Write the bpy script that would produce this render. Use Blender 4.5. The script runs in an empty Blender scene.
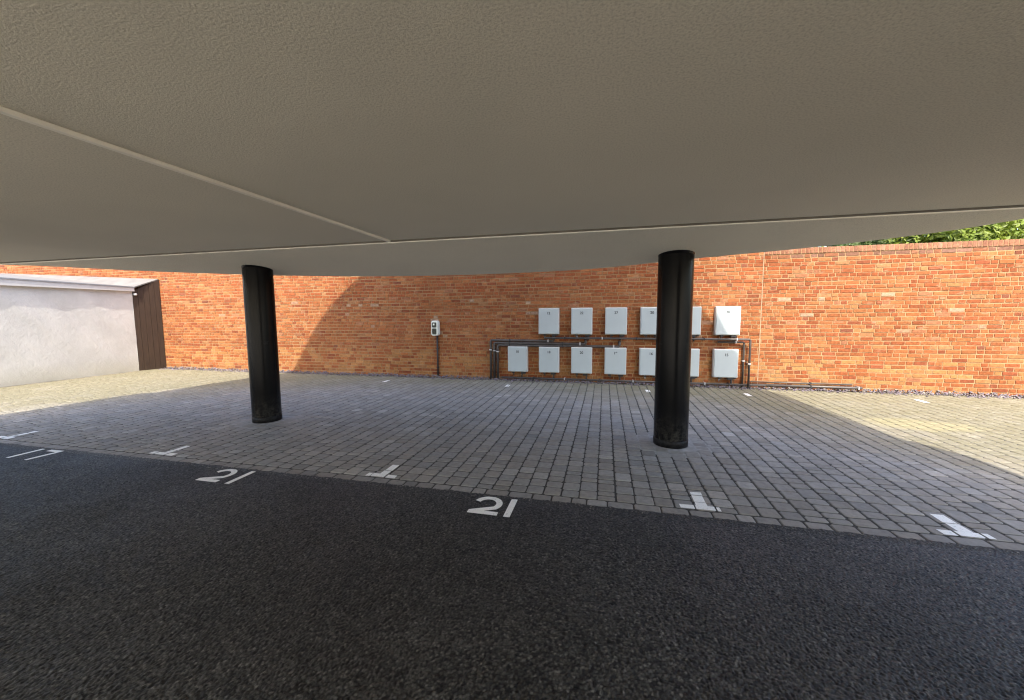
import bpy, bmesh, math, random
from mathutils import Vector, Matrix
random.seed(7)
R = math.radians
scene = bpy.context.scene
COL = scene.collection

# ------------------------------------------------------------------ helpers
def tag(o, label=None, cat=None, group=None, kind=None):
    if label: o['label'] = label
    if cat: o['category'] = cat
    if group: o['group'] = group
    if kind: o['kind'] = kind
    return o

def empty(name, loc, rz=0.0):
    o = bpy.data.objects.new(name, None)
    o.empty_display_size = 0.1
    COL.objects.link(o)
    o.location = loc
    o.rotation_euler = (0, 0, rz)
    return o

class MB:
    """collects geometry for ONE mesh"""
    def __init__(self):
        self.v = []; self.f = []; self.c = []; self.mi = []
    def add(self, verts, faces, col=None, mi=0):
        n = len(self.v)
        self.v += [tuple(p) for p in verts]
        self.f += [tuple(i + n for i in f) for f in faces]
        self.c += [col or (1, 1, 1)] * len(verts)
        self.mi += [mi] * len(faces)
        return self
    def box(self, x0, x1, y0, y1, z0, z1, col=None, mi=0, bev=0.0, M=None):
        if bev > 0:
            bm = bmesh.new()
            bmesh.ops.create_cube(bm, size=1)
            for v in bm.verts:
                v.co = Vector(((x0 + x1) / 2 + v.co.x * (x1 - x0), (y0 + y1) / 2 + v.co.y * (y1 - y0), (z0 + z1) / 2 + v.co.z * (z1 - z0)))
            bmesh.ops.bevel(bm, geom=bm.edges[:], offset=bev, segments=2, affect='EDGES', profile=0.5)
            bm.verts.index_update()
            vs = [v.co.copy() for v in bm.verts]
            fs = [[v.index for v in f.verts] for f in bm.faces]
            bm.free()
        else:
            vs = [Vector(p) for p in ((x0, y0, z0), (x1, y0, z0), (x1, y1, z0), (x0, y1, z0), (x0, y0, z1), (x1, y0, z1), (x1, y1, z1), (x0, y1, z1))]
            fs = [(0, 3, 2, 1), (4, 5, 6, 7), (0, 1, 5, 4), (1, 2, 6, 5), (2, 3, 7, 6), (3, 0, 4, 7)]
        if M: vs = [M @ v for v in vs]
        return self.add(vs, fs, col, mi)
    def tube(self, pts, r, n=10, col=None, mi=0, caps=True):
        pts = [Vector(p) for p in pts]
        rings = []
        up = Vector((0, 0, 1))
        for i, p in enumerate(pts):
            if i == 0: t = (pts[1] - p).normalized()
            elif i == len(pts) - 1: t = (p - pts[i - 1]).normalized()
            else: t = ((pts[i + 1] - p).normalized() + (p - pts[i - 1]).normalized()).normalized()
            a = up if abs(t.z) < 0.9 else Vector((0, 1, 0))
            u = t.cross(a).normalized(); w = t.cross(u).normalized()
            rr = r[i] if isinstance(r, (list, tuple)) else r
            rings.append([p + (u * math.cos(2 * math.pi * k / n) + w * math.sin(2 * math.pi * k / n)) * rr for k in range(n)])
        vs = [q for ring in rings for q in ring]
        fs = []
        for i in range(len(pts) - 1):
            for k in range(n):
                a = i * n + k; b = i * n + (k + 1) % n
                fs.append((a, b, b + n, a + n))
        if caps:
            fs.append(tuple(range(n - 1, -1, -1)))
            fs.append(tuple((len(pts) - 1) * n + k for k in range(n)))
        return self.add(vs, fs, col, mi)
    def lathe(self, prof, n=48, c=(0, 0), col=None):
        vs = []; fs = []
        for (r, z) in prof:
            for k in range(n):
                a = 2 * math.pi * k / n
                vs.append((c[0] + r * math.cos(a), c[1] + r * math.sin(a), z))
        for i in range(len(prof) - 1):
            for k in range(n):
                a = i * n + k; b = i * n + (k + 1) % n
                fs.append((a, b, b + n, a + n))
        return self.add(vs, fs, col)
    def build(self, name, mats, parent=None, loc=None, smooth=False, colattr=False):
        me = bpy.data.meshes.new(name)
        me.from_pydata(self.v, [], self.f)
        if not isinstance(mats, (list, tuple)): mats = [mats]
        for m in mats: me.materials.append(m)
        me.polygons.foreach_set('material_index', self.mi)
        if colattr:
            at = me.color_attributes.new('tone', 'FLOAT_COLOR', 'POINT')
            at.data.foreach_set('color', [x for c in self.c for x in (c[0], c[1], c[2], 1.0)])
        if smooth: me.polygons.foreach_set('use_smooth', [True] * len(me.polygons))
        me.update()
        bm = bmesh.new(); bm.from_mesh(me)
        bmesh.ops.recalc_face_normals(bm, faces=bm.faces[:])
        bm.to_mesh(me); bm.free()
        o = bpy.data.objects.new(name, me)
        COL.objects.link(o)
        if parent: o.parent = parent
        if loc: o.location = loc
        return o

# ------------------------------------------------------------------ materials
def mat(name):
    m = bpy.data.materials.new(name); m.use_nodes = True
    nt = m.node_tree
    b = nt.nodes['Principled BSDF']
    return m, nt, b
def nd(nt, typ, **kw):
    n = nt.nodes.new(typ)
    for k, v in kw.items(): setattr(n, k, v)
    return n
def coords(nt, scale=1.0):
    tc = nd(nt, 'ShaderNodeTexCoord')
    mp = nd(nt, 'ShaderNodeMapping')
    if not isinstance(scale, (tuple, list)): scale = (scale,) * 3
    mp.inputs['Scale'].default_value = scale
    nt.links.new(tc.outputs['Object'], mp.inputs['Vector'])
    return mp.outputs['Vector']
def noise(nt, vec, scale, detail=4, rough=0.55):
    n = nd(nt, 'ShaderNodeTexNoise')
    n.inputs['Scale'].default_value = scale; n.inputs['Detail'].default_value = detail; n.inputs['Roughness'].default_value = rough
    nt.links.new(vec, n.inputs['Vector'])
    return n.outputs['Fac']
def ramp(nt, fac, stops):
    r = nd(nt, 'ShaderNodeValToRGB')
    el = r.color_ramp.elements
    while len(el) < len(stops): el.new(0.5)
    for e, (p, c) in zip(el, stops):
        e.position = p
        e.color = (c[0], c[1], c[2], 1) if isinstance(c, (tuple, list)) else (c, c, c, 1)
    nt.links.new(fac, r.inputs['Fac'])
    return r.outputs['Color']
def mix(nt, fac, a, b, blend='MIX'):
    m = nd(nt, 'ShaderNodeMix', data_type='RGBA', blend_type=blend)
    for sock, val in ((m.inputs[0], fac), (m.inputs[6], a), (m.inputs[7], b)):
        if hasattr(val, 'links'): nt.links.new(val, sock)
        elif isinstance(val, (tuple, list)): sock.default_value = (val[0], val[1], val[2], 1)
        else: sock.default_value = val
    return m.outputs[2]
def bump(nt, b, h, strength=0.3, dist=0.01):
    n = nd(nt, 'ShaderNodeBump')
    n.inputs['Strength'].default_value = strength; n.inputs['Distance'].default_value = dist
    nt.links.new(h, n.inputs['Height'])
    nt.links.new(n.outputs['Normal'], b.inputs['Normal'])
    return n
def setc(nt, b, c):
    if hasattr(c, 'links'): nt.links.new(c, b.inputs['Base Color'])
    else: b.inputs['Base Color'].default_value = (c[0], c[1], c[2], 1)

def simple(name, col, rough=0.5, metal=0.0, var=0.15, scale=6, bmp=0.0, bscale=80, spec=None):
    m, nt, b = mat(name)
    v = coords(nt)
    n = noise(nt, v, scale)
    lo = tuple(c * (1 - var) for c in col); hi = tuple(min(1, c * (1 + var)) for c in col)
    setc(nt, b, ramp(nt, n, [(0.3, lo), (0.7, hi)]))
    b.inputs['Roughness'].default_value = rough; b.inputs['Metallic'].default_value = metal
    if spec is not None: b.inputs['Specular IOR Level'].default_value = spec
    if bmp: bump(nt, b, noise(nt, v, bscale, 3), bmp, 0.004)
    return m

# --- brick: tone of each brick from the mesh, fine mottling from noise
def brick_material():
    m, nt, b = mat('brick')
    v = coords(nt)
    at = nd(nt, 'ShaderNodeAttribute', attribute_name='tone')
    n1 = noise(nt, v, 22, 6, 0.72)
    c = mix(nt, 1.0, at.outputs['Color'], ramp(nt, n1, [(0.28, 0.52), (0.5, 0.98), (0.74, 1.42)]), 'MULTIPLY')
    nb = noise(nt, v, 0.55, 4, 0.6)
    c = mix(nt, 1.0, c, ramp(nt, nb, [(0.35, (0.86, 0.80, 0.74)), (0.65, (1.08, 1.10, 1.14))]), 'MULTIPLY')
    # salts bleeding out of the middle courses
    tc = nd(nt, 'ShaderNodeTexCoord'); sp = nd(nt, 'ShaderNodeSeparateXYZ'); nt.links.new(tc.outputs['Object'], sp.inputs[0])
    band = ramp(nt, sp.outputs['Z'], [(0.55, 0.0), (0.95, 1.0)])
    ve = coords(nt, (1, 1, 2.6))
    ef = ramp(nt, noise(nt, ve, 4.5, 6, 0.75), [(0.55, 0.0), (0.72, 0.62)])
    mm = nd(nt, 'ShaderNodeMath', operation='MULTIPLY'); nt.links.new(band, mm.inputs[0]); nt.links.new(ef, mm.inputs[1])
    c = mix(nt, mm.outputs[0], c, (0.37, 0.26, 0.175))
    n2 = noise(nt, v, 3.2, 4, 0.6)
    c = mix(nt, ramp(nt, n2, [(0.62, 0.0), (0.74, 0.22)]), c, (0.34, 0.235, 0.15))
    n3 = noise(nt, v, 60, 2, 0.5)
    c = mix(nt, ramp(nt, n3, [(0.60, 0.0), (0.72, 0.35)]), c, (0.16, 0.06, 0.04))
    setc(nt, b, c)
    b.inputs['Roughness'].default_value = 0.88; b.inputs['Specular IOR Level'].default_value = 0.2
    bump(nt, b, noise(nt, v, 90, 4, 0.7), 0.5, 0.004)
    return m
def mortar_material():
    m, nt, b = mat('mortar')
    v = coords(nt)
    setc(nt, b, ramp(nt, noise(nt, v, 5, 5, 0.65), [(0.3, (0.25, 0.145, 0.072)), (0.7, (0.345, 0.23, 0.13))]))
    b.inputs['Roughness'].default_value = 0.95; b.inputs['Specular IOR Level'].default_value = 0.1
    bump(nt, b, noise(nt, v, 150, 3), 0.4, 0.003)
    return m
def paver_material():
    m, nt, b = mat('concrete_setts')
    v = coords(nt)
    at = nd(nt, 'ShaderNodeAttribute', attribute_name='tone')
    n1 = noise(nt, v, 22, 5, 0.7)
    c = mix(nt, 1.0, at.outputs['Color'], ramp(nt, n1, [(0.25, 0.72), (0.5, 1.0), (0.8, 1.25)]), 'MULTIPLY')
    # moss and yellow dust where rain reaches, i.e. beyond the drip edge of the building
    tc = nd(nt, 'ShaderNodeTexCoord'); sp = nd(nt, 'ShaderNodeSeparateXYZ')
    nt.links.new(tc.outputs['Object'], sp.inputs[0])
    def M(op, a, bb):
        q = nd(nt, 'ShaderNodeMath', operation=op)
        for s, val in ((q.inputs[0], a), (q.inputs[1], bb)):
            if hasattr(val, 'links'): nt.links.new(val, s)
            else: s.default_value = val
        return q.outputs[0]
    dx = M('ADD', sp.outputs['X'], 2.6); dy = M('SUBTRACT', sp.outputs['Y'], 0.0)
    rad = M('SQRT', M('ADD', M('MULTIPLY', dx, dx), M('MULTIPLY', dy, dy)), 0)
    big = noise(nt, v, 0.9, 5, 0.65)
    t = M('ADD', M('MULTIPLY', M('SUBTRACT', rad, 6.9), 0.55), M('MULTIPLY', M('SUBTRACT', big, 0.5), 1.6))
    tr = ramp(nt, t, [(0.0, 0.0), (1.0, 1.0)])
    fine = ramp(nt, noise(nt, v, 35, 4, 0.7), [(0.3, 0.5), (0.65, 1.0)])
    f = M('MULTIPLY', tr, fine)
    c = mix(nt, M('MULTIPLY', f, 0.92), c, (0.122, 0.111, 0.054))
    # pale patch painted in for a sun glint thrown on the right-hand bays
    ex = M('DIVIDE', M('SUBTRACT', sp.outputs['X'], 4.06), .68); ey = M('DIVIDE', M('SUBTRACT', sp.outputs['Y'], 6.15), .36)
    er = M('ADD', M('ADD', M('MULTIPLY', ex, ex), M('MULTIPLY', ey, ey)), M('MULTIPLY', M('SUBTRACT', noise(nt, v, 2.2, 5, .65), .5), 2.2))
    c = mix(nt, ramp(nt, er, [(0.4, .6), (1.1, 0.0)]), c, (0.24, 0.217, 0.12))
    # light dusty stains
    c = mix(nt, ramp(nt, noise(nt, v, 1.7, 6, 0.7), [(0.52, 0.0), (0.75, 0.25)]), c, (0.30, 0.28, 0.26))
    setc(nt, b, c)
    b.inputs['Roughness'].default_value = 0.72; b.inputs['Specular IOR Level'].default_value = 0.35
    bump(nt, b, noise(nt, v, 130, 4, 0.7), 0.45, 0.003)
    return m
def asphalt_material():
    m, nt, b = mat('asphalt')
    v = coords(nt)
    vo = nd(nt, 'ShaderNodeTexVoronoi'); vo.inputs['Scale'].default_value = 60; nt.links.new(v, vo.inputs['Vector'])
    vo2 = nd(nt, 'ShaderNodeTexVoronoi'); vo2.inputs['Scale'].default_value = 210; nt.links.new(v, vo2.inputs['Vector'])
    n = noise(nt, v, 70, 5, 0.7)
    base = ramp(nt, n, [(0.3, (0.016, 0.0152, 0.0135)), (0.55, (0.048, 0.0445, 0.039)), (0.75, (0.12, 0.111, 0.098))])
    stone = ramp(nt, vo.outputs['Color'], [(0.0, 0.25), (0.6, 0.9), (0.85, 1.6), (1.0, 4.2)])
    c = mix(nt, 1.0, base, stone, 'MULTIPLY')
    c = mix(nt, 1.0, c, ramp(nt, vo.outputs['Distance'], [(0.28, 1.55), (0.60, 0.06)]), 'MULTIPLY')  # pits between stones darkened in the colour, standing in for occlusion
    c = mix(nt, 1.0, c, (1.0, .985, .925), 'MULTIPLY')
    patch = noise(nt, v, 0.8, 5, 0.6)
    c = mix(nt, 1.0, c, ramp(nt, patch, [(0.3, 0.8), (0.7, 1.25)]), 'MULTIPLY')
    setc(nt, b, c)
    nt.links.new(ramp(nt, noise(nt, v, 1.1, 4), [(0.3, 0.46), (0.7, 0.64)]), b.inputs['Roughness'])
    h = nd(nt, 'ShaderNodeMath', operation='MULTIPLY_ADD')
    nt.links.new(vo.outputs['Distance'], h.inputs[0]); h.inputs[1].default_value = -1.0
    h2 = nd(nt, 'ShaderNodeMath', operation='MULTIPLY_ADD')
    nt.links.new(vo2.outputs['Distance'], h2.inputs[0]); h2.inputs[1].default_value = -0.4
    nt.links.new(n, h2.inputs[2]); nt.links.new(h2.outputs[0], h.inputs[2])
    bump(nt, b, h.outputs[0], 1.0, 0.024)
    return m
def asphalt_near_material():
    m, nt, b = mat('asphalt_stones')
    v = coords(nt)
    at = nd(nt, 'ShaderNodeAttribute', attribute_name='tone')
    base = ramp(nt, noise(nt, v, 110, 5, 0.75), [(0.3, (0.0165, 0.0156, 0.0138)), (0.55, (0.043, 0.041, 0.0345)), (0.75, (0.10, 0.095, 0.085))])
    c = mix(nt, 1.0, base, at.outputs['Color'], 'MULTIPLY')
    c = mix(nt, 1.0, c, ramp(nt, noise(nt, v, 0.8, 5, 0.6), [(0.3, 0.75), (0.7, 1.25)]), 'MULTIPLY')
    setc(nt, b, c)
    nt.links.new(ramp(nt, noise(nt, v, 1.1, 4), [(0.3, 0.42), (0.7, 0.62)]), b.inputs['Roughness'])
    b.inputs['Specular IOR Level'].default_value = 0.4
    bump(nt, b, noise(nt, v, 260, 3, 0.7), 0.5, 0.003)
    return m
def soffit_material():
    m, nt, b = mat('textured_render')
    v = coords(nt)
    big = noise(nt, v, 0.7, 5, 0.6)
    cs = ramp(nt, big, [(0.3, (0.70, 0.67, 0.57)), (0.7, (0.77, 0.735, 0.625))])
    gr = noise(nt, v, 125, 4, 0.7)          # stipple grain put into the colour too, darker in its hollows
    cs = mix(nt, 1.0, cs, ramp(nt, gr, [(0.34, 0.74), (0.52, 1.0), (0.70, 1.07)]), 'MULTIPLY')
    setc(nt, b, cs)
    b.inputs['Roughness'].default_value = 0.9; b.inputs['Specular IOR Level'].default_value = 0.15
    vo = nd(nt, 'ShaderNodeTexVoronoi'); vo.inputs['Scale'].default_value = 165; nt.links.new(v, vo.inputs['Vector'])
    n = noise(nt, v, 95, 5, 0.7)
    h = nd(nt, 'ShaderNodeMath', operation='ADD'); h.inputs[0].default_value = 0.0; nt.links.new(gr, h.inputs[1])
    bump(nt, b, h.outputs[0], 0.45, 0.006)
    return m
def paint_material():
    m, nt, b = mat('road_paint')
    v = coords(nt)
    n = noise(nt, v, 90, 4, 0.75); n2 = noise(nt, v, 9, 4, 0.6)
    c = mix(nt, ramp(nt, n2, [(0.3, 0.0), (0.7, 0.5)]), (0.88, 0.87, 0.82), (0.80, 0.78, 0.72))
    c = mix(nt, ramp(nt, n, [(0.58, 0.0), (0.66, 0.7)]), c, (0.13, 0.125, 0.115))
    setc(nt, b, c); b.inputs['Roughness'].default_value = 0.6
    bump(nt, b, n, 0.4, 0.003)
    return m
def white_render():
    m, nt, b = mat('white_render')
    v = coords(nt)
    n = noise(nt, v, 1.6, 6, 0.7)
    c = ramp(nt, n, [(0.25, (0.47, 0.47, 0.455)), (0.6, (0.57, 0.57, 0.555))])
    sp = nd(nt, 'ShaderNodeSeparateXYZ'); tc = nd(nt, 'ShaderNodeTexCoord'); nt.links.new(tc.outputs['Object'], sp.inputs[0])
    st = ramp(nt, noise(nt, coords(nt, (5, 5, .35)), 3.0, 5, .7), [(0.52, 0.0), (0.8, 0.14)])
    c = mix(nt, st, c, (0.36, 0.355, 0.32))
    splash = ramp(nt, sp.outputs['Z'], [(0.02, 0.55), (0.45, 0.0)])   # rain splash stain at the foot
    c = mix(nt, splash, c, (0.42, 0.40, 0.30))
    setc(nt, b, c); b.inputs['Roughness'].default_value = 0.9
    bump(nt, b, noise(nt, v, 16, 6, 0.75), 0.4, 0.02)
    return m
def leaf_material(name, lo, hi):
    m, nt, b = mat(name)
    at = nd(nt, 'ShaderNodeAttribute', attribute_name='tone')
    v = coords(nt)
    c = mix(nt, ramp(nt, noise(nt, v, 2.5, 3), [(0.3, 0.0), (0.7, 1.0)]), lo, hi)
    c = mix(nt, 1.0, c, at.outputs['Color'], 'MULTIPLY')
    setc(nt, b, c); b.inputs['Roughness'].default_value = 0.5
    tr = nd(nt, 'ShaderNodeBsdfTranslucent'); nt.links.new(c, tr.inputs['Color'])
    ms = nd(nt, 'ShaderNodeMixShader'); ms.inputs[0].default_value = 0.45
    out = nt.nodes['Material Output']
    nt.links.new(b.outputs[0], ms.inputs[1]); nt.links.new(tr.outputs[0], ms.inputs[2]); nt.links.new(ms.outputs[0], out.inputs['Surface'])
    return m
def timber_material():
    m, nt, b = mat('dark_timber')
    v = coords(nt, (6, 6, 0.6))
    n = noise(nt, v, 6, 5, 0.6)
    setc(nt, b, ramp(nt, n, [(0.3, (0.026, 0.014, 0.008)), (0.7, (0.048, 0.028, 0.016))]))
    b.inputs['Roughness'].default_value = 0.6
    bump(nt, b, n, 0.3, 0.004)
    return m

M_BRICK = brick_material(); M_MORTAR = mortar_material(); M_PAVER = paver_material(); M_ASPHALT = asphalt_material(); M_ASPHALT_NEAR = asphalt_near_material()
M_SOFFIT = soffit_material(); M_PAINT = paint_material(); M_RENDER = white_render(); M_TIMBER = timber_material()
M_BED = simple('joint_sand', (0.045, 0.041, 0.035), 0.95, var=0.4, scale=30)
M_GROUND = simple('verge_soil', (0.10, 0.095, 0.06), 0.95, var=0.35, scale=1.5)
M_BLACK = simple('black_paint', (0.006, 0.006, 0.0065), 0.27, var=0.3, scale=9, bmp=0.03, bscale=25, spec=.12)
def black_paint():
    m, nt, b = mat('black_gloss_paint')
    v = coords(nt)
    tc = nd(nt, 'ShaderNodeTexCoord'); sp = nd(nt, 'ShaderNodeSeparateXYZ'); nt.links.new(tc.outputs['Object'], sp.inputs[0])
    foot = ramp(nt, sp.outputs['Z'], [(0.03, 1.0), (0.42, 0.0)])
    sp_ = ramp(nt, noise(nt, v, 17, 6, 0.75), [(0.42, 0.0), (0.72, 0.9)])
    mm = nd(nt, 'ShaderNodeMath', operation='MULTIPLY'); nt.links.new(foot, mm.inputs[0]); nt.links.new(sp_, mm.inputs[1])
    c = mix(nt, mm.outputs[0], (0.006, 0.006, 0.0065), (0.075, 0.07, 0.06))
    sc = ramp(nt, noise(nt, coords(nt, (3, 3, 9)), 8, 6, 0.8), [(0.72, 0.0), (0.78, 0.2)])
    c = mix(nt, sc, c, (0.05, 0.05, 0.048))
    setc(nt, b, c)
    nt.links.new(ramp(nt, noise(nt, v, 5, 5, 0.7), [(0.3, 0.20), (0.7, 0.28)]), b.inputs['Roughness'])
    b.inputs['Specular IOR Level'].default_value = 0.12
    bump(nt, b, noise(nt, v, 25, 3), 0.04, 0.004)
    return m
M_BLACK = black_paint()
M_BLACKDUST = simple('dusty_black_paint', (0.009, 0.009, 0.0095), 0.42, var=0.9, scale=26, spec=.12)
M_BOX = simple('grey_white_plastic', (0.365, 0.415, 0.43), 0.38, var=0.04, scale=3)
M_BOXTRIM = simple('white_plastic_frame', (0.53, 0.53, 0.50), 0.4, var=0.04, scale=3)
M_DARK = simple('dark_rubber', (0.018, 0.018, 0.020), 0.6, var=0.3)
M_DIGIT = simple('printed_digits', (0.03, 0.032, 0.035), 0.6)
M_PIPE = simple('grey_brown_pipe', (0.058, 0.05, 0.046), 0.45, var=0.3, scale=8)
M_CLIP = simple('galvanised_clip', (0.42, 0.42, 0.43), 0.45, metal=0.6)
M_EV = simple('off_white_casing', (0.66, 0.70, 0.64), 0.35, var=0.06)
M_EVDARK = simple('dark_green_socket', (0.006, 0.016, 0.012), 0.3, var=0.4)
M_TRUNK = simple('cream_trunking', (0.90, 0.87, 0.77), 0.45, var=0.05)
M_ROOFGREY = simple('grey_felt', (0.135, 0.13, 0.125), 0.8, var=0.15, scale=3)
M_FASCIA = simple('white_fascia', (0.5, 0.5, 0.5), 0.5, var=0.06)
M_STONE = simple('mortar_pad', (0.27, 0.26, 0.24), 0.9, var=0.3, scale=12, bmp=0.4)
M_GLASS = simple('window_glass', (0.03, 0.035, 0.04), 0.08, var=0.1)
M_BARK = simple('bark', (0.06, 0.045, 0.03), 0.9, var=0.4, scale=12, bmp=0.5)

WALL_Y = 8.60
BAY_Y = 2.962
SOF = 2.288

# ------------------------------------------------------------------ setting: ground
g = MB(); g.add([(-250, -250, -0.12), (250, -250, -0.12), (250, 250, -0.12), (-250, 250, -0.12)], [(0, 1, 2, 3)])
tag(g.build('ground', M_GROUND), kind='structure')
g = MB(); g.add([(-60, -60, 0), (60, -60, 0), (60, BAY_Y, 0), (-60, BAY_Y, 0), (-60, BAY_Y, -0.1), (60, BAY_Y, -0.1)], [(0, 1, 2, 3), (3, 2, 5, 4)])
import numpy as np
rng = np.random.default_rng(3)
GX0, GX1, GY0, GY1, GS = -8.2, 3.9, .55, BAY_Y - .012, .0045
nx_, ny_ = int((GX1 - GX0) / GS), int((GY1 - GY0) / GS)
X, Y = np.meshgrid(GX0 + np.arange(nx_) * GS, GY0 + np.arange(ny_) * GS)
CELL = .0115
ci, cj = np.floor((X - GX0) / CELL).astype(int) + 1, np.floor((Y - GY0) / CELL).astype(int) + 1
NI, NJ = ci.max() + 3, cj.max() + 3
sx, sy = rng.random((NI, NJ)), rng.random((NI, NJ))
hh, tone_, tlx, tly = rng.random((NI, NJ)), rng.random((NI, NJ)), rng.normal(0, .22, (NI, NJ)), rng.normal(0, .22, (NI, NJ))
best = np.full(X.shape, 9.0); Z = np.zeros(X.shape); T = np.zeros(X.shape)
for di in (-1, 0, 1):
    for dj in (-1, 0, 1):
        a_, b_ = ci + di, cj + dj
        ddx = X - (GX0 + (a_ - 1 + sx[a_, b_]) * CELL); ddy = Y - (GY0 + (b_ - 1 + sy[a_, b_]) * CELL)
        d2 = np.sqrt(ddx ** 2 + ddy ** 2) / CELL
        better = d2 < best
        best = np.where(better, d2, best)
        z_ = (.3 + .7 * hh[a_, b_]) * np.clip(1 - (d2 / .72) ** 2, 0, 1) * .0062 + (ddx * tlx[a_, b_] + ddy * tly[a_, b_]) * np.clip(1 - d2 / .8, 0, 1)
        Z = np.where(better, z_, Z); T = np.where(better, tone_[a_, b_], T)
fade = np.minimum.reduce([np.clip((X - GX0) / .3, 0, 1), np.clip((GX1 - X) / .3, 0, 1), np.clip((Y - GY0) / .2, 0, 1), np.clip((GY1 - Y) / .02, 0, 1)])
Z = .0006 + np.clip(Z, 0, .0062) * fade
stone = np.where(T > .94, 2.6, np.where(T > .6, 1.4, np.where(T < .28, .25, .8)))
pit_shade = np.clip(1.25 - 1.55 * np.clip(best - .3, 0, 1), .3, 1.2)  # shade of the gaps between stones, painted into the tone
TN = 1 + (stone * pit_shade - 1) * fade
V = np.stack([X, Y, Z], -1).reshape(-1, 3)
idx = np.arange(nx_ * ny_).reshape(ny_, nx_)
F = np.stack([idx[:-1, :-1], idx[:-1, 1:], idx[1:, 1:], idx[1:, :-1]], -1).reshape(-1, 4)
me = bpy.data.meshes.new('tarmac_surface')
me.vertices.add(len(V)); me.vertices.foreach_set('co', V.astype('f4').ravel())
me.loops.add(F.size); me.loops.foreach_set('vertex_index', F.astype('i4').ravel())
me.polygons.add(len(F)); me.polygons.foreach_set('loop_start', np.arange(0, F.size, 4, dtype='i4')); me.polygons.foreach_set('loop_total', np.full(len(F), 4, dtype='i4'))
me.update(calc_edges=True)
at_ = me.color_attributes.new('tone', 'FLOAT_COLOR', 'POINT')
at_.data.foreach_set('color', np.stack([TN, TN, TN, np.ones_like(TN)], -1).astype('f4').ravel())
me.materials.append(M_ASPHALT_NEAR)
me.polygons.foreach_set('use_smooth', np.ones(len(F), dtype=bool))
to_ = bpy.data.objects.new('tarmac_surface', me); COL.objects.link(to_); tag(to_, kind='structure')
lip = []; xx = -13.0
while xx < 12: lip.append(xx); xx += .016
nl = len(lip); prev = 0
tops = []
for xx in lip:
    prev = prev * .6 + random.uniform(-.006, .010); tops.append(prev)
g.add([(x_, BAY_Y - .045, .001) for x_ in lip] + [(x_, BAY_Y + .002 + t_ * .5, .0135) for x_, t_ in zip(lip, tops)] + [(x_, BAY_Y + .006 + t_, .0115) for x_, t_ in zip(lip, tops)],
      [(q * nl + k, q * nl + k + 1, q * nl + nl + k + 1, q * nl + nl + k) for q in range(2) for k in range(nl - 1)])
tag(g.build('driveway', M_ASPHALT), kind='structure')
g = MB(); g.add([(-60, -60, .004), (60, -60, .004), (60, -2.6, .004), (-60, -2.6, .004)], [(0, 1, 2, 3)])
tag(g.build('bounce_ground', simple('pale_bounce_surface', (.58, .54, .47), .9, var=.12, scale=2)), kind='structure')  # pale ground added out of view to bounce sun up onto the soffit
g = MB(); g.add([(-60, BAY_Y + 0.001, 0.0045), (60, BAY_Y + 0.001, 0.0045), (60, WALL_Y + 0.1, 0.0045), (-60, WALL_Y + 0.1, 0.0045)], [(0, 1, 2, 3)])
tag(g.build('paving_bed', M_BED), kind='structure')

COLS = [(-4.715, 4.502, 0.184), (0.754, 4.652, 0.185)]
pv_rects = []       # (x0,x1,y0,y1,z) kept for the painted marks
def near_col(x0, x1, y0, y1):
    for cx, cy, r in COLS:
        qx = min(max(cx, x0), x1); qy = min(max(cy, y0), y1)
        if (qx - cx) ** 2 + (qy - cy) ** 2 < (r + 0.012) ** 2: return True
    return False
pv = MB()
def sett(x0, x1, y0, y1, keep=True):
    gx = 0.0035
    x0 += gx + random.uniform(0, .0015); x1 -= gx + random.uniform(0, .0015); y0 += gx + .0005 + random.uniform(0, .002); y1 -= gx + .0005 + random.uniform(0, .002)
    if near_col(x0, x1, y0, y1): return
    z = 0.010 + random.uniform(-0.0016, 0.0016); b = 0.008
    tx, ty = random.uniform(-.006, .006), random.uniform(-.006, .006)
    cx, cy = (x0 + x1) / 2, (y0 + y1) / 2
    t = random.gauss(1.0, 0.085); t = max(.68, min(1.4, t))
    if random.random() < .05: t *= 1.22
    w = random.uniform(-.012, .012)
    col = (0.236 * t + w * .5, 0.220 * t, 0.196 * t - w * .5)
    def P(x, y, zz): return (x, y, zz + (x - cx) * tx + (y - cy) * ty)
    j = lambda: random.uniform(-.0018, .0018)
    def ring(ins, zz):
        k = .011 + random.uniform(-.003, .004)
        a0, a1, b0, b1 = x0 + ins, x1 - ins, y0 + ins, y1 - ins
        pts = [(a0 + k, b0), (a1 - k, b0), (a1, b0 + k), (a1, b1 - k), (a1 - k, b1), (a0 + k, b1), (a0, b1 - k), (a0, b0 + k)]
        return [P(q[0] + j(), q[1] + j(), zz) for q in pts]
    j = lambda: random.uniform(-.0018, .0018)
    vs = [(q[0], q[1], -.006) for q in ring(0, 0)] + ring(0.0, z - b) + ring(.0035, z - .003) + ring(b, z)
    fs = [(q * 8 + k, q * 8 + (k + 1) % 8, q * 8 + 8 + (k + 1) % 8, q * 8 + 8 + k) for q in range(3) for k in range(8)] + [tuple(range(24, 32))]
    pv.add(vs, fs, col)
    if keep: pv_rects.append((x0 + .001, x1 - .001, y0 + .001, y1 - .001, z, cx, cy, tx, ty))
x = -13.2
while x < 12.0:                                      # edging course along the tarmac
    w = random.choice((.12, .16, .16, .20))
    sett(x, x + w, BAY_Y + random.uniform(0, .005), BAY_Y + 0.115); x += w
x = -12.62
CW = 0.148
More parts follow.
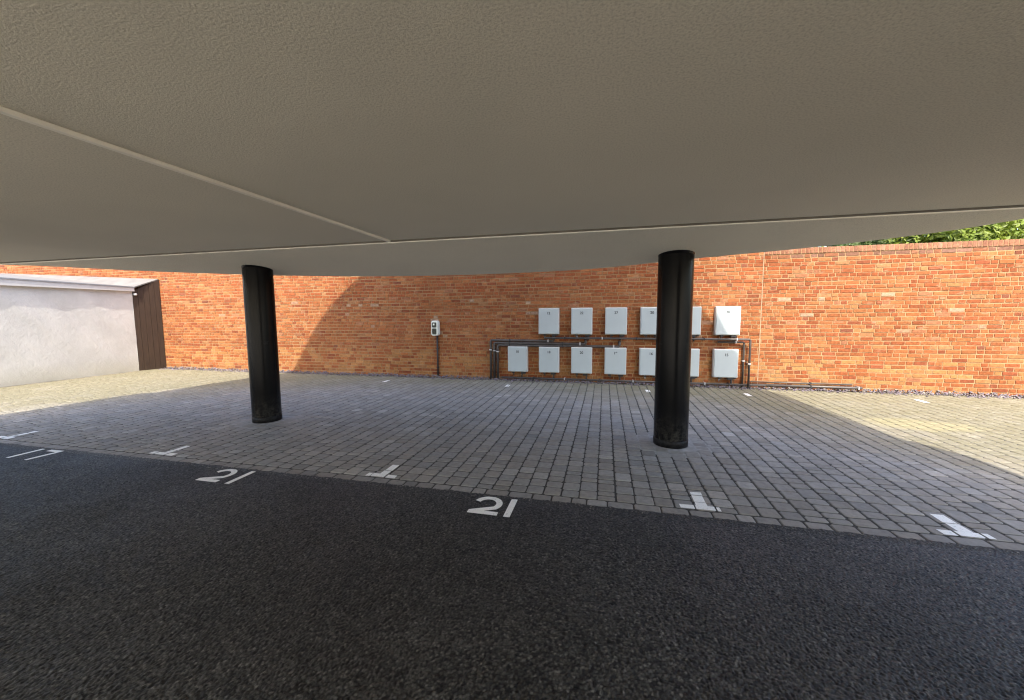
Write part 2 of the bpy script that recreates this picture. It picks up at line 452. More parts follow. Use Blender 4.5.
while x < 12.0:                                      # courses running towards the wall
    y = BAY_Y + 0.118; xo = random.uniform(-.002, .002)
    while y < WALL_Y - 0.17:
        ln = random.choice((0.085, 0.11, 0.125, 0.15, 0.15, 0.18))
        if WALL_Y - 0.13 - (y + ln) < 0.08: ln = WALL_Y - 0.13 - y
        sett(x + xo + .0015 * math.sin(y * 3 + x), x + xo + CW + .0015 * math.sin(y * 3 + x), y, y + ln, keep=(y < 3.6 or y > 7.5)); y += ln
    x += CW
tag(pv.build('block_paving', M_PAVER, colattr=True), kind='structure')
for cx, cy, r in COLS:                                # mortar haunching round the foot of each column
    mb = MB(); n = 40
    vs = []
    for q in range(3):
        for k in range(n):
            a = 2 * math.pi * k / n
            rr = (r + .26, r + .035 + random.uniform(-.008, .008), r - .02)[q]
            vs.append((cx + rr * math.cos(a), cy + rr * math.sin(a), (.0065, .0085, .013)[q]))
    mb.add(vs, [(q * n + k, q * n + (k + 1) % n, q * n + n + (k + 1) % n, q * n + n + k) for q in range(2) for k in range(n)])
    tag(mb.build('mortar_surround', M_STONE), kind='structure')

# gravel margin at the foot of the wall
gv = MB()
for i in range(5600):
    px = random.uniform(-12.4, 11.5); e = abs(random.gauss(0, .13)); py = WALL_Y - e - .005
    if e > .34: continue
    s = random.uniform(.010, .026)
    hz = max(0, .055 * (1 - e / .26)) * random.random()
    rot = Matrix.Rotation(random.uniform(0, 6.28), 3, 'Z') @ Matrix.Rotation(random.uniform(0, 6.28), 3, 'X')
    vs = [Vector(p) for p in ((1, 0, 0), (-1, 0, 0), (0, .8, 0), (0, -.8, 0), (0, 0, .6), (0, 0, -.6))]
    vs = [rot @ (q * s * random.uniform(.8, 1.2)) + Vector((px, py, .006 + hz + s * random.uniform(.1, .7))) for q in vs]
    t = random.uniform(.65, 1.25); pu = random.random()
    col = (.15 * t, .125 * t, .15 * t) if pu < .6 else (.17 * t, .15 * t, .128 * t)
    gv.add(vs, [(0, 2, 4), (2, 1, 4), (1, 3, 4), (3, 0, 4), (2, 0, 5), (1, 2, 5), (3, 1, 5), (0, 3, 5)], col)
mgr, nt, b = mat('gravel'); at = nd(nt, 'ShaderNodeAttribute', attribute_name='tone'); nt.links.new(at.outputs['Color'], b.inputs['Base Color']); b.inputs['Roughness'].default_value = .8
tag(gv.build('gravel', mgr, colattr=True), 'strip of purple grey gravel along the foot of the brick wall', 'gravel', kind='stuff')

# ------------------------------------------------------------------ painted marks
def clip_paint(mb, ax0, ax1, ay0, ay1):
    for (x0, x1, y0, y1, z, cx, cy, tx, ty) in pv_rects:
        u0, u1, v0, v1 = max(x0, ax0), min(x1, ax1), max(y0, ay0), min(y1, ay1)
        if u1 - u0 < .006 or v1 - v0 < .006: continue
        P = lambda x, y: (x, y, z + (x - cx) * tx + (y - cy) * ty + .0022)
        nx = max(1, int((u1 - u0) / .02)); pts = []
        j = lambda: random.uniform(-.003, .003)
        q = [(u0 + j() * (u0 == ax0), v0 + j() * (v0 == ay0)), (u1 + j() * (u1 == ax1), v0 + j() * (v0 == ay0)), (u1 + j() * (u1 == ax1), v1 + j() * (v1 == ay1)), (u0 + j() * (u0 == ax0), v1 + j() * (v1 == ay1))]
        mb.add([P(*c) for c in q], [(0, 1, 2, 3)])
T_MARKS = [(-7.26, (-7.26 - .16, -7.26 + .12), 'white T-shaped bay mark at the far left edge of the photo'),
           (-4.66, (-4.85, -4.52), 'white T-shaped bay mark in front of the left black column'),
           (-2.00, (-2.16, -1.86), 'worn white T-shaped bay mark between the two painted number 21s'),
           (0.755, (.59, .88), 'white T-shaped bay mark right of the nearer painted number 21'),
           (2.40, (2.24, 2.52), 'white T-shaped bay mark at the right, its stem split by a paving joint')]
for cx, (bx0, bx1), lab in T_MARKS:
    mb = MB()
    clip_paint(mb, bx0, bx1, 3.082, 3.150)
    clip_paint(mb, cx - .043, cx + .043, 3.150, 3.39)
    tag(mb.build('bay_marking', M_PAINT), lab, 'bay marking', 'T-shaped bay marks along the paving edge')
DASH = [(-4.83, 'short white dash on the paving left of the charging point, near the wall'),
        (-1.97, 'short white dash on the paving below the leftmost lower meter box'),
        (0.83, 'short white dash on the paving just left of the right column'),
        (2.57, 'short white dash on the paving below the rightmost lower meter box'),
        (5.19, 'short white dash on the sunlit paving at the right, near the brick wall')]
for cx, lab in DASH:
    mb = MB(); clip_paint(mb, cx - .04, cx + .04, 7.70, 7.93)
    tag(mb.build('bay_dash', M_PAINT), lab, 'bay marking', 'white dashes at the head of the bays')

def stroke(mb, pts, w, z=.0075):
    pts = [Vector((p[0], p[1], 0)) for p in pts]
    L = []; Rr = []
    for i, p in enumerate(pts):
        if i == 0: t = pts[1] - p
        elif i == len(pts) - 1: t = p - pts[i - 1]
        else: t = (pts[i + 1] - p).normalized() + (p - pts[i - 1]).normalized()
        t.normalize(); nrm = Vector((-t.y, t.x, 0))
        k = 1.0
        if 0 < i < len(pts) - 1: k = 1 / max(.55, nrm.dot(Vector((-(p - pts[i - 1]).normalized().y, (p - pts[i - 1]).normalized().x, 0))))
        L.append(p + nrm * w / 2 * k); Rr.append(p - nrm * w / 2 * k)
    vs = [(q.x, q.y, z) for q in L + Rr]; n = len(pts)
    mb.add(vs, [(i, i + 1, n + i + 1, n + i) for i in range(n - 1)])
def digit(mb, ch, x, y, w=.235, h=.285, s=.050):
    if ch == '2':
        r = w / 2 - s / 2; cx = x + w / 2; cy = y + h - r - s / 2
        pts = []
        for k in range(0, 15):
            a = math.radians(165 - k * 14.5); pts.append((cx + r * math.cos(a), cy + r * math.sin(a)))
        stroke(mb, pts + [(x + s * .35, y + s * .62)], s)
        stroke(mb, [(x, y + s / 2), (x + w, y + s / 2)], s, .0083)
    if ch == '1': stroke(mb, [(x + s / 2, y), (x + s / 2, y + h)], s)
    if ch == '7':
        w -= .035
        stroke(mb, [(x, y + h - s / 2), (x + w, y + h - s / 2)], s, .0083)
        stroke(mb, [(x + w - s / 2, y + h - s), (x + w - s * .9, y)], s)
NUMS = [(('1', -6.24), ('7', -6.085), 'white painted number 17 on the tarmac at the far left'),
        (('2', -3.64), ('1', -3.305), 'white painted number 21 on the tarmac, the one farther to the left'),
        (('2', -1.0), ('1', -.715), 'white painted number 21 on the tarmac, the nearest and clearest one')]
for (c1, x1), (c2, x2), lab in NUMS:
    mb = MB(); digit(mb, c1, x1, 2.66, h=.285); digit(mb, c2, x2, 2.66, h=.285)
    tag(mb.build('painted_number', M_PAINT), lab, 'painted number', 'bay numbers painted on the tarmac')

# ------------------------------------------------------------------ brick walls
PAL = [((.243, .082, .029), 32), ((.268, .100, .036), 26), ((.218, .066, .024), 22), ((.292, .122, .047), 10), ((.195, .057, .024), 6), ((.28, .135, .060), 3), ((.165, .056, .030), 1.5), ((.26, .11, .055), 4)]
PW = [w for _, w in PAL]
def brick_tone(x, z):
    c = random.choices([p for p, _ in PAL], PW)[0]
    # handmade-brick batches: paler at the foot, redder above; odd whitened bricks in the middle courses
    if z < .62 and random.random() < .35: c = (.295, .14, .053)
    if z > 1.9 and random.random() < .30: c = (.225, .064, .022)
    if .9 < z < 1.85 and random.random() < (.012 + .030 * math.sin(x * 1.3) ** 2): c = random.choice(((.32, .215, .145), (.29, .165, .105), (.30, .19, .13)))
    if 2.53 < z < 2.72 and x > 3: c = random.choice(((.17, .085, .055), (.19, .10, .07), (.155, .075, .05), (.225, .09, .045)))
    t = random.uniform(.88, 1.12)
    return tuple(min(.8, v * t) for v in c)
def brick_field(x0, x1, z0, z1, y):
    mb = MB(); ch = 0.075; k = 0; z = z0
    while z + ch <= z1 + .001:
        x = x0 - random.uniform(0, .2); k += 1
        rowt = random.uniform(.93, 1.07)
        sag = lambda xx: .006 * math.sin(xx * .7 + k * .05) + .004 * math.sin(xx * 2.3 + k)
        head = (k % 2 == 0)
        while x < x1:
            ln = .2155 if not head else .1035
            if random.random() < .12: ln = .1035
            head = not head if random.random() < .55 else head
            ln *= random.uniform(.96, 1.03)
            a, b = max(x, x0), min(x + ln, x1)
            if b - a > .02:
                c = tuple(v * rowt for v in brick_tone(x, z))
                d = random.uniform(-.003, .003); m = .0045
                s0, s1 = sag(a), sag(b)
                yy = y + d
                za, zb = z + .005 + random.uniform(-.001, .0015), z + ch - .005 + random.uniform(-.0015, .001)
                ch_ = .004
                vs = [(a, y + .018, za + s0), (b, y + .018, za + s1), (b, y + .018, zb + s1), (a, y + .018, zb + s0),
                      (a + ch_, yy, za + ch_ + s0), (b - ch_, yy, za + ch_ + s1), (b - ch_, yy, zb - ch_ + s1), (a + ch_, yy, zb - ch_ + s0)]
                mb.add(vs, [(4, 5, 6, 7), (0, 1, 5, 4), (1, 2, 6, 5), (2, 3, 7, 6), (3, 0, 4, 7)], c)
            x += ln + .009
        z += ch
    return mb
def coping(x0, x1, z, y):
    mb = MB(); x = x0
    while x < x1:
        w = .065 * random.uniform(.94, 1.05); t = random.uniform(.86, 1.12)
        c = random.choice(((.225, .105, .062), (.245, .118, .072), (.21, .096, .06), (.245, .13, .085)))
        zz = random.uniform(-.002, .002)
        mb.box(x + .002, x + w - .001, y - .010 + random.uniform(-.002, .002), y + .225, z + .004, z + .108 + zz, col=tuple(v * t for v in c), bev=.006)
        x += w + .006
    return mb
def brick_wall(x0, x1, courses, label):
    H = courses * .075
    root = empty('brick_wall', ((x0 + x1) / 2, WALL_Y, 0))
    off = root.location
    def B(mb, name, m, attr=False):
        mb.v = [(p[0] - off.x, p[1] - off.y, p[2] - off.z) for p in mb.v]
        return mb.build(name, m, root, colattr=attr)
    B(brick_field(x0, x1, 0, H, WALL_Y), 'brickwork', M_BRICK, True)
    c = MB(); c.box(x0, x1, WALL_Y + .0065, WALL_Y + .215, -.1, H); B(c, 'mortar_core', M_MORTAR)
    cc = coping(x0, x1, H, WALL_Y)
    B(cc, 'coping', M_BRICK, True)
    cb = MB(); cb.box(x0, x1, WALL_Y - .004, WALL_Y + .21, H, H + .104); B(cb, 'coping_mortar', M_MORTAR)
    tag(root, label, 'brick wall')
    return root
brick_wall(-21.0, 2.988, 47, 'taller orange brick wall behind the white meter boxes and charging point')
brick_wall(3.002, 12.0, 35, 'lower orange brick wall on the right with a brick-on-edge coping and shrubs behind')
j = MB(); j.box(2.989, 3.001, WALL_Y + .003, WALL_Y + .2, 0, 2.73)
tag(j.build('movement_joint', simple('pale_sealant', (.32, .22, .14), .8)), 'thin pale vertical sealant joint in the brick wall right of the meter boxes', 'joint')

# ------------------------------------------------------------------ white shed
sh = empty('white_shed', (-12.65, 5.0, 0))
def SB(mb, name, m, **k):
    mb.v = [(p[0] + 12.65, p[1] - 5.0, p[2]) for p in mb.v]
    return mb.build(name, m, sh, **k)
A = (-12.62, 8.0); Bq = (-12.92, 1.0)
w = MB()
N = 60
vs = []; fs = []
for i in range(N + 1):
    t = i / N; xx = A[0] + (Bq[0] - A[0]) * t; yy = A[1] + (Bq[1] - A[1]) * t
    for k in range(13):
        wob = .006 * math.sin(yy * 5 + k) + .004 * math.sin(yy * 13 + k * 2.1)
        vs.append((xx + wob, yy, -.02 + k * 2.25 / 12))
for i in range(N):
    for k in range(12):
        a = i * 13 + k; fs.append((a, a + 1, a + 14, a + 13))
w.add(vs, fs)
w.add([(A[0], A[1], -.02), (A[0], A[1], 2.23), (-19, 8.0, 2.23), (-19, 8.0, -.02)], [(0, 1, 2, 3)])
w.add([(Bq[0], Bq[1], -.02), (Bq[0], Bq[1], 2.23), (-19, 1.0, 2.23), (-19, 1.0, -.02)], [(3, 2, 1, 0)])
SB(w, 'rendered_wall', M_RENDER, smooth=False)
o = .070
f = MB()
ex = lambda p, d: (p[0] + d, p[1])
# fascia board and gutter lip along the eave
def prism(mb, p, q, za0, za1, zb0, zb1, th):
    mb.add([(p[0], p[1], za0), (q[0], q[1], zb0), (q[0], q[1], zb1), (p[0], p[1], za1), (p[0] - th, p[1], za0), (q[0] - th, q[1], zb0), (q[0] - th, q[1], zb1), (p[0] - th, p[1], za1)],
           [(0, 1, 2, 3), (7, 6, 5, 4), (0, 4, 5, 1), (3, 2, 6, 7), (0, 3, 7, 4), (1, 5, 6, 2)])
prism(f, (A[0] + o, A[1] + .02), (Bq[0] + o, Bq[1] - .05), 2.205, 2.30, 2.205, 2.42, .11)
SB(f, 'fascia', M_FASCIA)
e = MB(); prism(e, (A[0] + o + .012, A[1] + .02), (Bq[0] + o + .012, Bq[1] - .05), 2.302, 2.330, 2.422, 2.455, .06)
SB(e, 'eaves_trim', simple('lead_flashing', (.22, .23, .25), .6))
rf = MB()
E0 = (A[0] + o, A[1] + .02, 2.332); E1 = (Bq[0] + o, Bq[1] - .05, 2.457); G = (-12.49, 8.585, 2.585); Rk = (-19.3, 8.585, 2.96); Rb = (-19.3, .95, 2.95)
rf.add([E0, E1, Rb, Rk, G, (E0[0], E0[1], E0[2] - .03), (E1[0], E1[1], E1[2] - .03), (G[0], G[1], G[2] - .03)], [(0, 4, 3), (0, 3, 2, 1), (5, 0, 1, 6), (7, 4, 0, 5)])
SB(rf, 'roof', M_ROOFGREY)
# dark boarded end between the white wall and the brick wall
tb = MB()
P0 = Vector((-12.625, 8.0, 0)); P1 = Vector((-12.475, 8.59, 0)); nb = 5
for i in range(nb):
    a = P0.lerp(P1, i / nb + .004); b_ = P0.lerp(P1, (i + 1) / nb - .004)
    z0 = 2.20 + (2.575 - 2.20) * (i / nb); z1 = 2.20 + (2.575 - 2.20) * ((i + 1) / nb)
    nn = Vector((.97, -.25, 0)) * .03
    q = [a, b_, b_ - nn, a - nn]
    tb.add([(p.x, p.y, .01) for p in q] + [(q[0].x, q[0].y, z0), (q[1].x, q[1].y, z1), (q[2].x, q[2].y, z1), (q[3].x, q[3].y, z0)], [(0, 1, 5, 4), (1, 2, 6, 5), (2, 3, 7, 6), (3, 0, 4, 7), (4, 5, 6, 7)])
nn = Vector((.97, -.25, 0)) * .022
tb.add([tuple(P0 - nn), tuple(P1 - nn), tuple(P1 - nn + Vector((0, 0, 2.57))), tuple(P0 - nn + Vector((0, 0, 2.19)))], [(0, 1, 2, 3)])
SB(tb, 'boarded_end', M_TIMBER)
tag(sh, 'white rendered lean-to shed with a pale fascia and dark brown boarded end', 'shed')
lamp = empty('wall_lamp', (-12.585, 8.055, 2.12))
mb = MB(); mb.lathe([(0.0, -.035), (.035, -.035), (.05, -.015), (.05, .02), (.03, .04), (0, .04)], 18); mb.build('lamp_cover', M_FASCIA, lamp, smooth=True)
lamp.scale = (.8, .8, .8)
tag(lamp, 'small white security lamp at the top of the brown boarded end', 'lamp')

# ------------------------------------------------------------------ building overhead
def catmull(pts, n=6):
    out = []
    P = [Vector((p[0], p[1])) for p in pts]
    for i in range(len(P) - 1):
        p0 = P[max(0, i - 1)]; p1 = P[i]; p2 = P[i + 1]; p3 = P[min(len(P) - 1, i + 2)]
        for k in range(n):
            t = k / n
            out.append(.5 * ((2 * p1) + (-p0 + p2) * t + (2 * p0 - 5 * p1 + 4 * p2 - p3) * t * t + (-p0 + 3 * p1 - 3 * p2 + p3) * t ** 3))
    out.append(P[-1])
    return [(p.x, p.y) for p in out]
AZ, EL = -8.0, 52.0           # light travels towards +y, slightly to -x
ld = Vector((math.sin(R(AZ)) * math.cos(R(EL)), math.cos(R(AZ)) * math.cos(R(EL)), -math.sin(R(EL))))
BACK = -3.0  # building's unseen back cut short so sun gets in behind the camera
STEP, FALL = 0.02, 0.14                    # the outer strip of the soffit falls to the edge
EDGE = catmull([(-8.56, 3.772), (-8.46, 3.80), (-7.99, 3.92), (-7.56, 4.06), (-6.70, 4.38), (-5.75, 4.66), (-4.73, 4.91), (-3.83, 5.07), (-2.92, 5.18), (-1.86, 5.23), (-.71, 5.19), (.05, 5.08), (1.03, 4.81), (1.59, 4.68), (2.15, 4.53), (2.63, 4.36), (2.95, 4.21), (3.22, 4.02), (3.50, 3.772)], 5)
SLAB = [(-8.75, BACK), (-8.75, 2.5), (-8.7, 3.4)] + EDGE + [(3.78, 3.42), (3.95, 3.05), (3.97, 2.5), (3.97, BACK)]
# outline of the roof that casts the shadow seen on the paving (z = 0) and on the wall
SHADE = [(-9.07, 3.87, 0), (-8.9, 4.5, 0), (-8.67, 5.6, 0), (-8.42, 7.45, 0), (-8.02, 8.6, .1), (-7.78, 8.6, .48), (-7.58, 8.6, .80), (-7.34, 8.6, 1.16), (-7.03, 8.6, 1.53), (-6.53, 8.6, 2.01), (-5.99, 8.6, 2.44), (-4.9, 8.6, 3.15), (-3.3, 8.6, 3.95), (-1.9, 8.6, 4.05), (-.5, 8.6, 3.7), (.6, 8.6, 2.95), (1.67, 8.6, 1.88), (1.86, 8.6, 1.67), (2.10, 8.6, 1.37), (2.19, 8.6, 1.23), (2.40, 8.6, .82), (2.56, 8.6, .48), (2.72, 8.6, .06), (3.10, 8.2, 0), (3.22, 7.4, 0), (3.32, 6.43, 0), (3.38, 5.75, 0), (3.42, 5.19, 0), (3.42, 4.6, 0)]
RTOP = 7.0
RIM = catmull([(x - ld.x / ld.z * (z - RTOP) * 1.0, y - ld.y / ld.z * (z - RTOP)) for x, y, z in SHADE], 5)
RIM = [(RIM[0][0] - .3, BACK)] + RIM + [(RIM[-1][0], BACK)]
def extrude(mb, outl, z0, z1, bottom=True, top=True):
    n = len(outl)
    mb.add([(x, y, z0) for x, y in outl] + [(x, y, z1) for x, y in outl], [(k, (k + 1) % n, n + (k + 1) % n, n + k) for k in range(n)] + ([tuple(range(n - 1, -1, -1))] if bottom else []) + ([tuple(range(n, 2 * n))] if top else []))
bl = empty('apartment_building', (-2.5, -2.0, 0))
def BB(mb, name, m, **k):
    mb.v = [(p[0] + 2.5, p[1] + 2.0, p[2]) for p in mb.v]
    return mb.build(name, m, bl, **k)
mb = MB()
inner = [q for q in SLAB if q[1] < 3.7722]
mb.add([(x, y, SOF) for x, y in inner], [tuple(range(len(inner)))])
mb.v = [(x, min(y, 3.772), z) for x, y, z in mb.v]
zz = lambda y: SOF - (STEP if y > 3.7719 else 0) - FALL * max(0, y - 3.772)
ne = len(EDGE)
mb.add([(EDGE[0][0], 3.772, SOF), (EDGE[-1][0], 3.772, SOF), (EDGE[-1][0], 3.772, SOF - STEP), (EDGE[0][0], 3.772, SOF - STEP)], [(0, 1, 2, 3)])
mb.add([(x, 3.772, SOF - STEP) for x, y in EDGE] + [(x, y, zz(y)) for x, y in EDGE], [(k, k + 1, ne + k + 1, ne + k) for k in range(ne - 1)])
BB(mb, 'soffit', M_SOFFIT)
mb = MB(); n = len(SLAB)
mb.add([(x, y, zz(y)) for x, y in SLAB] + [(x, y, SOF + .10) for x, y in SLAB], [(k, (k + 1) % n, n + (k + 1) % n, n + k) for k in range(n)] + [tuple(range(n, 2 * n))])
BB(mb, 'slab_edge', M_RENDER)
sc_ = lambda o_, k, c=(-2.3, -1.5): [(c[0] + (x - c[0]) * k, c[1] + (y - c[1]) * k) for x, y in o_]
mb = MB(); extrude(mb, sc_(RIM, .94), SOF + .10, 6.75, False, False); BB(mb, 'upper_wall', M_RENDER)
mb = MB(); extrude(mb, RIM, 6.75, 7.0); BB(mb, 'roof', M_FASCIA)
up = sc_(RIM, .945)
for lev in (3.2, 5.2):
    for k in range(8, len(up) - 12, 11):
        (xa, ya), (xb, yb) = up[k], up[k + 5]
        mb = MB(); mb.add([(xa, ya, lev), (xb, yb, lev), (xb, yb, lev + 1.1), (xa, ya, lev + 1.1)], [(0, 1, 2, 3)])
        BB(mb, 'window', M_GLASS)
# joint bead across the soffit
mb = MB(); mb.box(-8.5, 3.48, 3.763, 3.783, SOF - STEP - .006, SOF - STEP + .004, bev=.002); BB(mb, 'soffit_bead', M_TRUNK)
mb = MB(); mb.box(-8.5, 3.48, 3.755, 3.7715, SOF - .015, SOF - .0004); BB(mb, 'soffit_gap_shade', simple('painted_gap_shade', (.14, .125, .10), .9))  # dark strip on the step face, its colour standing in for shadow
mb = MB(); mb.box(1.2, 3.9, -2.9, -2.6, 0, SOF - .002); BB(mb, 'rear_light_block', M_RENDER)  # unseen wall added behind the camera to darken foreground and column reflections
tag(bl, 'curved apartment building overhead with a cream textured soffit above the parking bays', 'building')
tk = empty('cable_trunking', (-2.214, 0, SOF))
mb = MB(); mb.box(-.015, .015, .86, 3.742, -.021, -.0005, bev=.003); mb.build('trunking_length', M_TRUNK, tk)
mb = MB(); mb.box(-.015, .015, -4.1, .853, -.021, -.0005, bev=.003); mb.build('trunking_length', M_TRUNK, tk)
mb = MB(); mb.box(-.019, .019, .84, .872, -.0235, -.0005, bev=.003); mb.build('coupler', M_TRUNK, tk)
tag(tk, 'cream cable trunking running along the soffit from the camera to the joint bead', 'trunking')

# columns
for (cx, cy, r), lab in zip(COLS, ('glossy black round column on the left, farther from the camera', 'glossy black round column on the right, in front of the meter boxes')):
    c = empty('round_column', (cx, cy, 0))
    mb = MB(); mb.lathe([(r, -.02), (r, 2.26)], 72); mb.build('shaft', M_BLACK, c, smooth=True)
    mb = MB(); mb.lathe([(r - .002, .0), (r + .003, .004), (r + .003, .085), (r - .002, .090)], 72); mb.build('base_sleeve', M_BLACKDUST, c, smooth=True)
    mb = MB(); ht = SOF - STEP - FALL * (cy - r - 3.772); mb.lathe([(r - .002, ht - .032), (r + .003, ht - .030), (r + .003, 2.26)], 72); mb.build('head_collar', M_BLACK, c, smooth=True)
    tag(c, lab, 'column', 'black columns holding up the building')

# ------------------------------------------------------------------ meter boxes
SEG = {'0': 'abcdef', '1': 'bc', '2': 'abged', '3': 'abgcd', '4': 'fgbc', '5': 'afgcd', '6': 'afgedc', '7': 'abc', '8': 'abcdefg', '9': 'abcdfg'}
def number_mesh(mb, s, x, y, z, w=.032, h=.058, t=.009):
    for ch in s:
        for g_ in SEG[ch]:
            q = {'a': (0, w, h - t, h), 'd': (0, w, 0, t), 'g': (0, w, h / 2 - t / 2, h / 2 + t / 2), 'f': (0, t, h / 2, h), 'e': (0, t, 0, h / 2), 'b': (w - t, w, h / 2, h), 'c': (w - t, w, 0, h / 2)}[g_]
            mb.add([(x + q[0], y, z + q[2]), (x + q[1], y, z + q[2]), (x + q[1], y, z + q[3]), (x + q[0], y, z + q[3])], [(0, 1, 2, 3)])
        x += w + .016
BW, BH, BD = .448, .570, .14
def meter_parts(root, num, seed):
    rnd = random.Random(seed)
    mb = MB(); mb.box(-BW / 2, BW / 2, -BD + .012, -.004, 0, BH, bev=.008); mb.build('casing', M_BOXTRIM, root)
    mb = MB(); mb.box(-BW / 2 + .012, BW / 2 - .012, -BD - .006, -BD + .010, .012, BH - .012, bev=.006)
    d = mb.build('door', M_BOX, root)
    tc = bpy.data.curves.new('flat_number', 'FONT'); tc.body = num; tc.size = .074; tc.align_x = 'CENTER'; tc.offset = .002
    to = bpy.data.objects.new('flat_number', tc); COL.objects.link(to)
    dg = bpy.context.evaluated_depsgraph_get(); me = bpy.data.meshes.new_from_object(to.evaluated_get(dg)); me.name = 'flat_number'
    bpy.data.objects.remove(to); me.materials.clear(); me.materials.append(M_DIGIT)
    me.transform(Matrix.Translation((.0, -BD - .0075, BH - .135)) @ Matrix.Rotation(math.pi / 2, 4, 'X'))
    no = bpy.data.objects.new('flat_number', me); COL.objects.link(no); no.parent = d
    for (px, wd, dp) in ((-.10 + rnd.uniform(-.02, .02), .055, .035), (.10 + rnd.uniform(-.02, .03), .10, .045)):
        mb = MB(); mb.box(px - wd / 2, px + wd / 2, -.115, -.035, -dp, -.001, bev=.005); mb.build('gland', M_DARK, root)
    px = .12 + rnd.uniform(-.03, .03)
    mb = MB(); mb.tube([(px, -.075, -.02), (px, -.075, -.10 - rnd.uniform(0, .05)), (px, -.03, -.13)], .016, 8); mb.build('pipe_tail', M_PIPE, root, smooth=True)
    mb = MB(); mb.tube([(-.10, -.075, -.02), (-.10, -.075, -.085)], .011, 8); mb.build('pipe_tail', M_CLIP if rnd.random() < .5 else M_PIPE, root, smooth=True)
    if rnd.random() < .6:
        mb = MB(); mb.box(.155, .205, -.10, -.05, -.03, -.001, bev=.004); mb.build('gland', M_DARK, root)
where = ['first from the left', 'second from the left', 'third from the left', 'fourth from the left, partly behind the black column', 'fifth from the left, half hidden by the black column', 'the sunlit one at the right end']
for i, num in enumerate(('12', '22', '27', '20', '30', '41')):
    r_ = empty('meter_box', (-1.20 + i * .7145, WALL_Y, 1.068))
    meter_parts(r_, num, i)
    tag(r_, 'upper row white meter box, ' + where[i], 'meter box', 'meter boxes on the brick wall')
where = ['the leftmost, beside the bent pipes', 'second from the left', 'third from the left', 'fourth from the left', 'fifth from the left, partly behind the black column', 'sixth from the left, half hidden by the black column', 'the rightmost, its corner in sun']
for i, num in enumerate(('10', '18', '20', '19', '16', '17', '15')):
    r_ = empty('meter_box', (-1.905 + i * .7115, WALL_Y, .215))
    meter_parts(r_, num, 40 + i)
    tag(r_, 'lower row white meter box, ' + where[i], 'meter box', 'meter boxes on the brick wall')

# ------------------------------------------------------------------ pipe runs
def pipe(name, pts, r, clips, lab, ends=True):
    c = Vector(pts[0]); root = empty(name, c)
    L = [Vector(p) - c for p in pts]
    # round the corners
    sm = [L[0]]
    for i in range(1, len(L) - 1):
        a = (L[i - 1] - L[i]).normalized(); b_ = (L[i + 1] - L[i]).normalized(); d = .035
        for t in (0, .25, .5, .75, 1):
            sm.append(L[i] + a * d * (1 - t) ** 2 + b_ * d * t ** 2)
    sm.append(L[-1])
    mb = MB(); mb.tube(sm, r, 12); mb.build('pipe', M_PIPE, root, smooth=True)
    for p in clips:
        q = Vector(p[:3]) - c; mb = MB()
        if p[3] == 'h': mb.box(q.x - .012, q.x + .012, q.y - r - .004, WALL_Y - c.y + .004, q.z - r - .005, q.z + r + .005, bev=.003)
        else: mb.box(q.x - r - .005, q.x + r + .005, q.y - r - .004, WALL_Y - c.y + .004, q.z - .012, q.z + .012, bev=.003)
        mb.build('pipe_clip', M_CLIP if p[4] else M_DARK, root)
    tag(root, lab, 'pipe')
    return root
Y1 = WALL_Y - .06
for k, (xl, z, xe, bx) in enumerate(((-2.55, .918, -1.10, 'first'), (-2.465, .858, -.40, 'second'), (-2.385, .806, .31, 'third'))):
    yy = Y1 - .0
    pipe('pipe_run', [(xl, yy, .0), (xl, yy, z), (xe, yy, z), (xe, yy, z + .12)], .027, [(xl, yy, .70 - k * .02, 'v', 1), (-2.1, yy, z, 'h', 0), (xe - .12, yy, z, 'h', 1)] + ([(-.9, yy, z, 'h', 0)] if k else []),
         ('outermost', 'middle', 'innermost')[k] + ' of the three bent dark pipes left of the meter boxes')
pipe('pipe_run', [(-1.30, Y1 - .055, .985), (2.79, Y1 - .055, .985), (2.79, Y1 - .055, .0)], .021, [(x_, Y1 - .055, .985, 'h', i % 2) for i, x_ in enumerate((-.85, -.05, .65, 1.25, 1.95, 2.55))] + [(2.79, Y1 - .055, .5, 'v', 1)],
     'long dark pipe under the upper row of boxes, bending down at its right end')
pipe('pipe_run', [(2.22, Y1, .925), (2.70, Y1, .925), (2.70, Y1, .0)], .019, [(2.70, Y1, .55, 'v', 1), (2.55, Y1, .925, 'h', 1)], 'short bent pipe inside the right end of the long upper pipe')
pipe('pipe_run', [(-2.28, Y1 - .03, .075), (3.10, Y1 - .03, .075)], .019, [(x_, Y1 - .03, .075, 'h', i % 2) for i, x_ in enumerate((-1.55, -.85, -.1, .6, 1.3, 2.0, 2.45))], 'long dark pipe under the lower row of meter boxes')
pipe('pipe_run', [(2.84, Y1 + .02, .135), (4.58, Y1 + .02, .135)], .013, [(3.9, Y1 + .02, .135, 'h', 0)], 'thin sunlit pipe low on the wall right of the meter boxes')
pipe('pipe_run', [(2.86, Y1 - .02, .08), (4.72, Y1 - .02, .08), (4.72, Y1 + .05, .08)], .026, [(3.88, Y1 - .02, .08, 'h', 0), (4.66, Y1 - .02, .08, 'h', 1)], 'thicker sunlit pipe just above the gravel right of the meter boxes')

# ------------------------------------------------------------------ charging point
cp = empty('charging_point', (-3.915, WALL_Y, 1.015))
cp.scale = (.92, .92, .93)
mb = MB()
